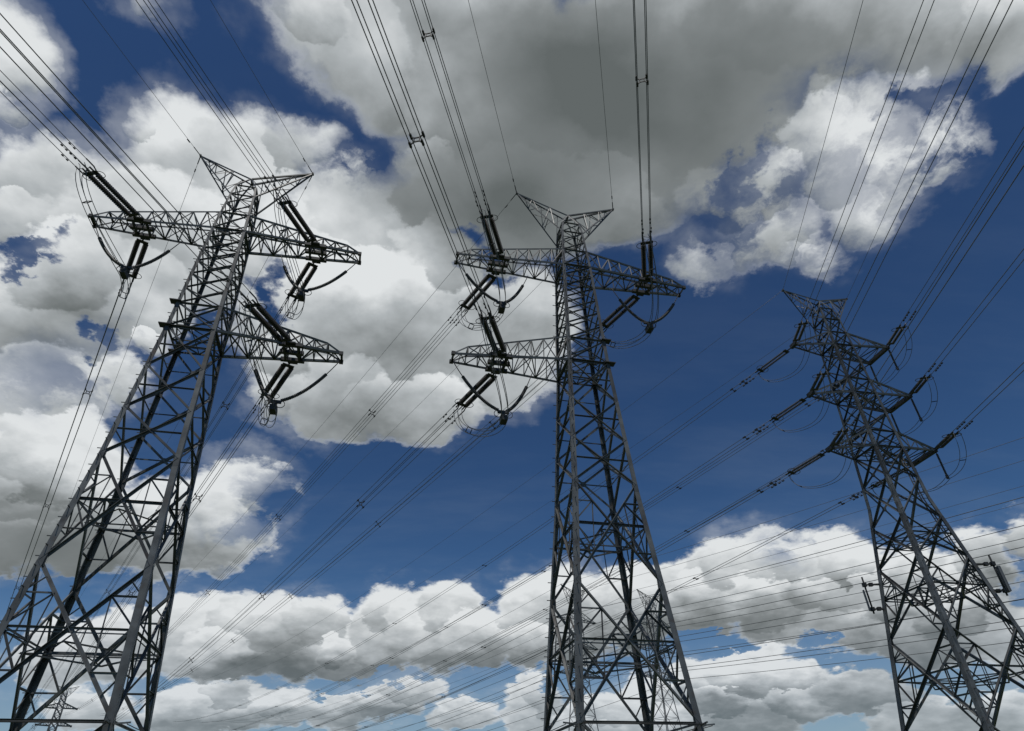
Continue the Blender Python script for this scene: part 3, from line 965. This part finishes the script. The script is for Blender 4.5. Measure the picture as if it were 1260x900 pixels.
SP_NEAR = {'left pylon': (75, 110), 'middle pylon': (22, 75, 110)}
SP_AWAY = (26.5, 58, 95, 131, 167, 200, 235, 270)
SCENE_LINES = [
    # pylon, its words, near (az, s, k), away (az, s, k), [(x, z, arm words)]
    (TA, 'left pylon', (10.9, 0.087, 0.0003), (36.9, 0.096, 0.0002),
     [(-7.44, 45.0, 'left upper arm'), (7.44, 45.0, 'right upper arm'), (7.36, 33.34, 'lower arm')]),
    (TB, 'middle pylon', (10.8, 0.070, 0.0003), (36.5, 0.103, 0.0003),
     [(-7.44, 45.0, 'left upper arm'), (7.44, 45.0, 'right upper arm'), (-7.36, 33.34, 'lower arm')]),
]
for T, tw, near, away, arms in SCENE_LINES:
    for x, z, aw in arms:
        y = arm_y(x, z)
        ends = []
        for toward, (az, s, k), sy, t1, sp in ((True, near, -1, 200, SP_NEAR[tw]), (False, away, 1, 330, SP_AWAY)):
            P = tower_point(T, x, sy * y, z - 0.08)
            if toward:
                w1 = 'twin dark insulators reaching up and forward from the %s of the %s' % (aw, tw)
                w2 = 'four-wire bundle passing overhead from the %s of the %s' % (aw, tw)
            else:
                w1 = 'twin dark insulators slanting down and away from the %s of the %s' % (aw, tw)
                w2 = 'four-wire bundle sloping down to the horizon from the %s of the %s' % (aw, tw)
            tension_string(P, az, toward, s, 0.9, 5.3, w1, 'tension insulators on the big pylons', 0.21, 0.150)
            b, path, fr = bundle(P, az, toward, s, k, 5.75, t1, 44, QUAD, 0.225, sp, w2, 'conductor bundles of the big pylons', 0.018)
            m = MB()                       # the fan of clamps between the yoke and the four wires
            d, sd, up = fr[0]
            for a_, b_ in QUAD:
                m = MB()
                m.tube([sd * a_ * 0.225 + up * b_ * 0.06 - d * 0.32, sd * a_ * 0.225 + up * b_ * 0.225 + d * 0.05], 0.035, 6)
                m.tube([sd * a_ * 0.225 + up * b_ * 0.225, sd * a_ * 0.225 + up * b_ * 0.225 + d * 0.55], 0.036, 6)
                m.build('strain_clamp', DARKSTEEL, b)
            for q in (1.3,):         # vibration dampers
                for a_, b_ in QUAD:
                    m = MB()
                    c = sd * a_ * 0.225 + up * b_ * 0.225 + d * (q + 0.12 * b_) - Vector((0, 0, 0.09))
                    m.tube([c - d * 0.20, c - d * 0.09], 0.04, 6)
                    m.tube([c + d * 0.09, c + d * 0.20], 0.04, 6)
                    m.tube([c - d * 0.2, c + d * 0.2], 0.012, 4)
                    m.build('damper', DARKSTEEL, b)
            ends.append((path[0] + d * 0.35, d))
        # slack V of insulators under the arm holds the jumper
        sg = 1 if x > 0 else -1
        xc = abs(x) - 0.3
        Cl = tower_point(T, sg * xc, 0.0, z - 4.85)
        root = empty('v_string', Cl)
        tag(root, 'slack V of two black insulators under the %s of the %s' % (aw, tw), 'insulator string', 'V strings under the arms')
        for xo, yo in ((11.3, 0.35), (4.3, 0.9)):
            top = tower_point(T, sg * xo, yo, z - 0.05)
            hyp = [top.lerp(Cl, i / 24) - Cl - Vector((0, 0, 4 * 0.55 * (i / 24) * (1 - i / 24))) for i in range(25)]
            m = MB()
            m.tube(hyp[:6], 0.025, 6)
            m.build('hanger_link', DARKSTEEL, root)
            m = MB()
            m.discs(hyp[5:23], 0.098, 0.078, 0.085, 8)
            m.build('insulator', GLAZE, root)
        m = MB()
        ax = (Matrix.Rotation(T['yaw'], 3, 'Z') @ Vector((1, 0, 0)))
        ay = (Matrix.Rotation(T['yaw'], 3, 'Z') @ Vector((0, 1, 0)))
        m.bar(-ax * 0.3, ax * 0.3, 0.10, 0.16)
        m.bar(Vector((0, 0, 0)), Vector((0, 0, -0.50)), 0.16, 0.3)
        m.bar(Vector((0, 0, -0.45)) - ay * 0.28, Vector((0, 0, -0.45)) + ay * 0.28, 0.30, 0.28)
        m.build('jumper_clamp', DARKSTEEL, root)
        for q in (-1, 1):
            m = MB()
            m.ring(ax * q * 0.28 + Vector((0, 0, -0.12)), ay, 0.20, 0.02)
            m.build('grading_ring', DARKSTEEL, root)
        (e1, d1), (e2, d2) = ends
        J = Cl + Vector((0, 0, -0.45))
        down = Vector((0, 0, -1))
        pts = bez(e1, e1 + down * 1.6 + d1 * 0.2, J - ay * 1.9 + down * 0.25, J, 16)[:-1] + bez(J, J + ay * 1.6 + down * 0.25, e2 + down * 1.9 + d2 * 0.1, e2, 16)
        jumper(pts, QUAD, 0.16, 'pale jumper loop hanging beneath the %s of the %s' % (aw, tw), 'jumper loops', 0.018)
    for sx, w in ((-1, 'left'), (1, 'right')):
        tipP = tower_point(T, sx * 5.4, 0, 55.98)
        for toward, az, s, k, t1 in ((True, 10.6, 0.069, 0.0002, 200), (False, 36.4, 0.074, 0.0003, 330)):
            path = wire_path(tipP, az, toward, s, k, 0, t1, 44)
            m = MB()
            m.tube([p - tipP for p in path], 0.013, 5)
            o = m.build('earth_wire', ALU)
            o.location = tipP
            tag(o, 'thin earth wire %s from the %s horn tip of the %s' % ('passing overhead' if toward else 'sloping down and away', w, tw), 'earth wire', 'earth wires')
            m = MB()                       # clamp and damper where it is tied to the horn
            dd = (path[1] - path[0]).normalized()
            m.tube([dd * 0.05, dd * 0.7], 0.03, 6)
            m.tube([dd * 1.1 - Vector((0, 0, .06)), dd * 1.35 - Vector((0, 0, .06))], 0.035, 6)
            m.build('wire_clamp', DARKSTEEL, o)

# --- the pylon with three pairs of arms
names = ('top', 'middle', 'bottom')
for i, z in enumerate(ARMS_C):
    for sx, sw in ((-1, 'left'), (1, 'right')):
        x = 5.34 * sx if sx < 0 else 5.22
        yy = 0.22 if sx < 0 else 1.54
        ends = []
        for toward, az, s, k, t1, sp in ((True, 9.55, 0.105, 0.0003, 190, (85, 120)), (False, 35.6, 0.1305, 0.00038, 300, (6.75, 8.4, 30, 62, 95, 130, 165, 200))):
            P = tower_point(TC, x, (-1 if toward else 1) * yy, z - 0.02)
            aw = '%s %s arm of the right pylon' % (names[i], sw)
            tension_string(P, az, toward, s, 1.0, 3.9 if toward else 4.2,
                           'short twin insulators %s from the %s' % ('reaching up and forward' if toward else 'slanting down and away', aw),
                           'tension insulators on the big pylons', 0.15, 0.095, 0.10, LITGLAZE)
            b, path, fr = bundle(P, az, toward, s, k, 4.4, t1, 40, TWIN, 0.2, sp,
                                 'wire pair %s from the %s' % ('passing overhead' if toward else 'sloping to the horizon', aw),
                                 'conductor bundles of the big pylons', 0.018)
            d = fr[0][0]
            for q in (1.0, 1.6):
                for a_, b_ in TWIN:
                    m = MB()
                    c = fr[0][1] * a_ * 0.2 + d * q - Vector((0, 0, 0.09))
                    m.tube([c - d * 0.22, c - d * 0.08], 0.045, 6)
                    m.tube([c + d * 0.08, c + d * 0.22], 0.045, 6)
                    m.tube([c - d * 0.2, c + d * 0.2], 0.015, 4)
                    m.build('damper', DARKSTEEL, b)
            ends.append((path[0] + d * 0.2, d))
        (e1, d1), (e2, d2) = ends
        down = Vector((0, 0, -1))
        ay = (Matrix.Rotation(TC['yaw'], 3, 'Z') @ Vector((0, 1, 0)))
        if sx > 0:
            foot = []
            for sy in (-1, 1):
                topP = tower_point(TC, x, sy * yy, z - 0.05)
                bot = topP + down * 1.85
                root = empty('support_insulator', topP)
                tag(root, 'rod hanging from the %s corner of the %s' % ('front' if sy < 0 else 'rear', aw), 'insulator string', 'rods under the arms of the right pylon')
                m = MB()
                m.discs([down * 0.2, down * 1.7], 0.075, 0.05, 0.09, 8)
                m.build('insulator', GLAZE, root)
                m = MB()
                m.tube([Vector((0, 0, 0.05)), down * 0.25], 0.03, 6)
                m.build('hanger_link', DARKSTEEL, root)
                m = MB()
                m.bar(down * 1.65, down * 1.9, 0.12)
                m.build('end_fitting', DARKSTEEL, root)
                foot.append(bot)
            pts = (bez(e1, e1 + down * 1.5 + d1 * 0.15, foot[0] - ay * 1.3 + down * 0.1, foot[0], 12)[:-1]
                   + bez(foot[0], foot[0] + ay * 0.6 + down * 0.25, foot[1] - ay * 0.6 + down * 0.25, foot[1], 8)[:-1]
                   + bez(foot[1], foot[1] + ay * 1.0 + down * 0.2, e2 + down * 1.4 + d2 * 0.1, e2, 12))
        else:
            low = tower_point(TC, x - 0.15, 0.3, z - 3.1)
            pts = (bez(e1, e1 + down * 1.4 + d1 * 0.1, low - ay * 1.2, low, 12)[:-1]
                   + bez(low, low + ay * 1.2, e2 + down * 1.4 + d2 * 0.1, e2, 12))
        jumper(pts, TWIN, 0.17, 'thin jumper loop hanging under the %s' % aw, 'jumper loops', 0.016)
for sx, w in ((-1, 'left'), (1, 'right')):
    tipP = tower_point(TC, sx * 4.21, 0, 52.0)
    for toward, az, s, k, t1 in ((True, 12.0, 0.15, 0.0004, 180), (False, 35.3, 0.0865, 0.0003, 300)):
        path = wire_path(tipP, az, toward, s, k, 0, t1, 40)
        m = MB()
        m.tube([p - tipP for p in path], 0.013, 5)
        o = m.build('earth_wire', ALU)
        o.location = tipP
        tag(o, 'thin earth wire %s from the %s horn tip of the right pylon' % ('passing overhead' if toward else 'sloping down and away', w), 'earth wire', 'earth wires')

# --- two telephone antennas strapped to its legs
for sx, sy, z0, z1, panel, label in ((-1, 1, 16.3, 19.5, 0.16, 'slim antenna pole bracketed to the left leg of the right pylon'),
                                     (1, -1, 16.4, 19.8, 0.34, 'wider panel antenna bracketed to the right leg of the right pylon')):
    zm = (z0 + z1) / 2
    base = tower_point(TC, sx * WC(zm), sy * WC(zm), zm)
    root = empty('panel_antenna', base)
    tag(root, label, 'antenna', 'antennas on the right pylon')
    rz = Matrix.Rotation(TC['yaw'], 3, 'Z')
    out = (rz @ Vector((sx, sy * 0.35, 0))).normalized()
    tang = out.cross(Vector((0, 0, 1)))
    P0 = out * 0.8
    h = (z1 - z0) * S
    m = MB()
    m.tube([P0 + Vector((0, 0, -h / 2)), P0 + Vector((0, 0, h / 2))], 0.05, 8)
    m.build('mounting_pole', DARKSTEEL, root)
    m = MB()
    c = P0 + out * 0.16 + Vector((0, 0, -0.12))
    if panel > 0.2:
        m.bar(c + Vector((0, 0, -h * 0.36)), c + Vector((0, 0, h * 0.26)), panel, 0.14, out)
    else:
        m.bar(c + Vector((0, 0, -h * 0.36)), c + Vector((0, 0, h * 0.2)), panel, 0.06, out)
    m.build('antenna_panel', PANEL, root)
    for zf in (-0.38, 0.28):
        dz = zf * h
        leg = tower_point(TC, sx * WC(zm + dz / S), sy * WC(zm + dz / S), zm + dz / S) - base
        m = MB()
        q = P0 + Vector((0, 0, dz))
        m.bar(leg, q, 0.07)
        m.bar(leg + tang * 0.2, q, 0.05)
        m.bar(q - out * 0.35 - Vector((0, 0, 0.09)), q - out * 0.35 + Vector((0, 0, 0.09)), 0.2)
        m.bar(q - Vector((0, 0, 0.1)), q + Vector((0, 0, 0.1)), 0.2)
        m.build('bracket', DARKSTEEL, root)

# --- the lines of the distant pylons
k = 0
for T, tw in ((D1, 'left'), (D2, 'right')):
    for sx, w in ((-1, 'left'), (1, 'right')):
        P = tower_point(T, sx * 4.2, 0, 52.0)
        for toward, s, kk, t1 in ((True, 0.08, 0.0002, 300), (False, 0.09, 0.0003, 330)):
            path = wire_path(P, -36 if toward else 36, toward, s, kk, 0, t1, 36)
            m = MB()
            m.tube([p - P for p in path], 0.022, 5)
            o = m.build('earth_wire', ALU)
            o.location = P
            tag(o, 'faint earth wire running %s from the %s peak, %s of the two distant pylons' % ('right' if toward else 'left', w, tw),
                'earth wire', 'earth wires')
ord_words = {0: 'top', 1: 'middle', 2: 'bottom'}
for T, tw in ((D1, 'left of the two distant pylons'), (D2, 'right of the two distant pylons')):
    for i, z in enumerate((43.6, 37.3, 31.0)):
        for sx, sw in ((-1, 'left'), (1, 'right')):
            P = tower_point(T, sx * 6.2, 0, z)
            for toward, s, kk, t1 in ((True, 0.085, 0.00022, 300), (False, 0.10, 0.0003, 330)):
                az = 36
                path = wire_path(P, az, toward, s, kk, 0, t1, 36)
                if toward:
                    d = Vector((math.sin(R(az)), -math.cos(R(az)), 0))
                    path = []
                    for j in range(37):
                        t = t1 * j / 36 * S
                        path.append(P + d * t + Vector((0, 0, -s * t + (kk / S) * t * t)))
                m = MB()
                m.tube([p - P for p in path], 0.034, 5)
                o = m.build('line_conductor', ALU)
                o.location = P
                tag(o, 'thin wire running %s from the %s %s arm, %s' % ('right' if toward else 'left', ord_words[i], sw, tw),
                    'wire', 'wires of the distant line')
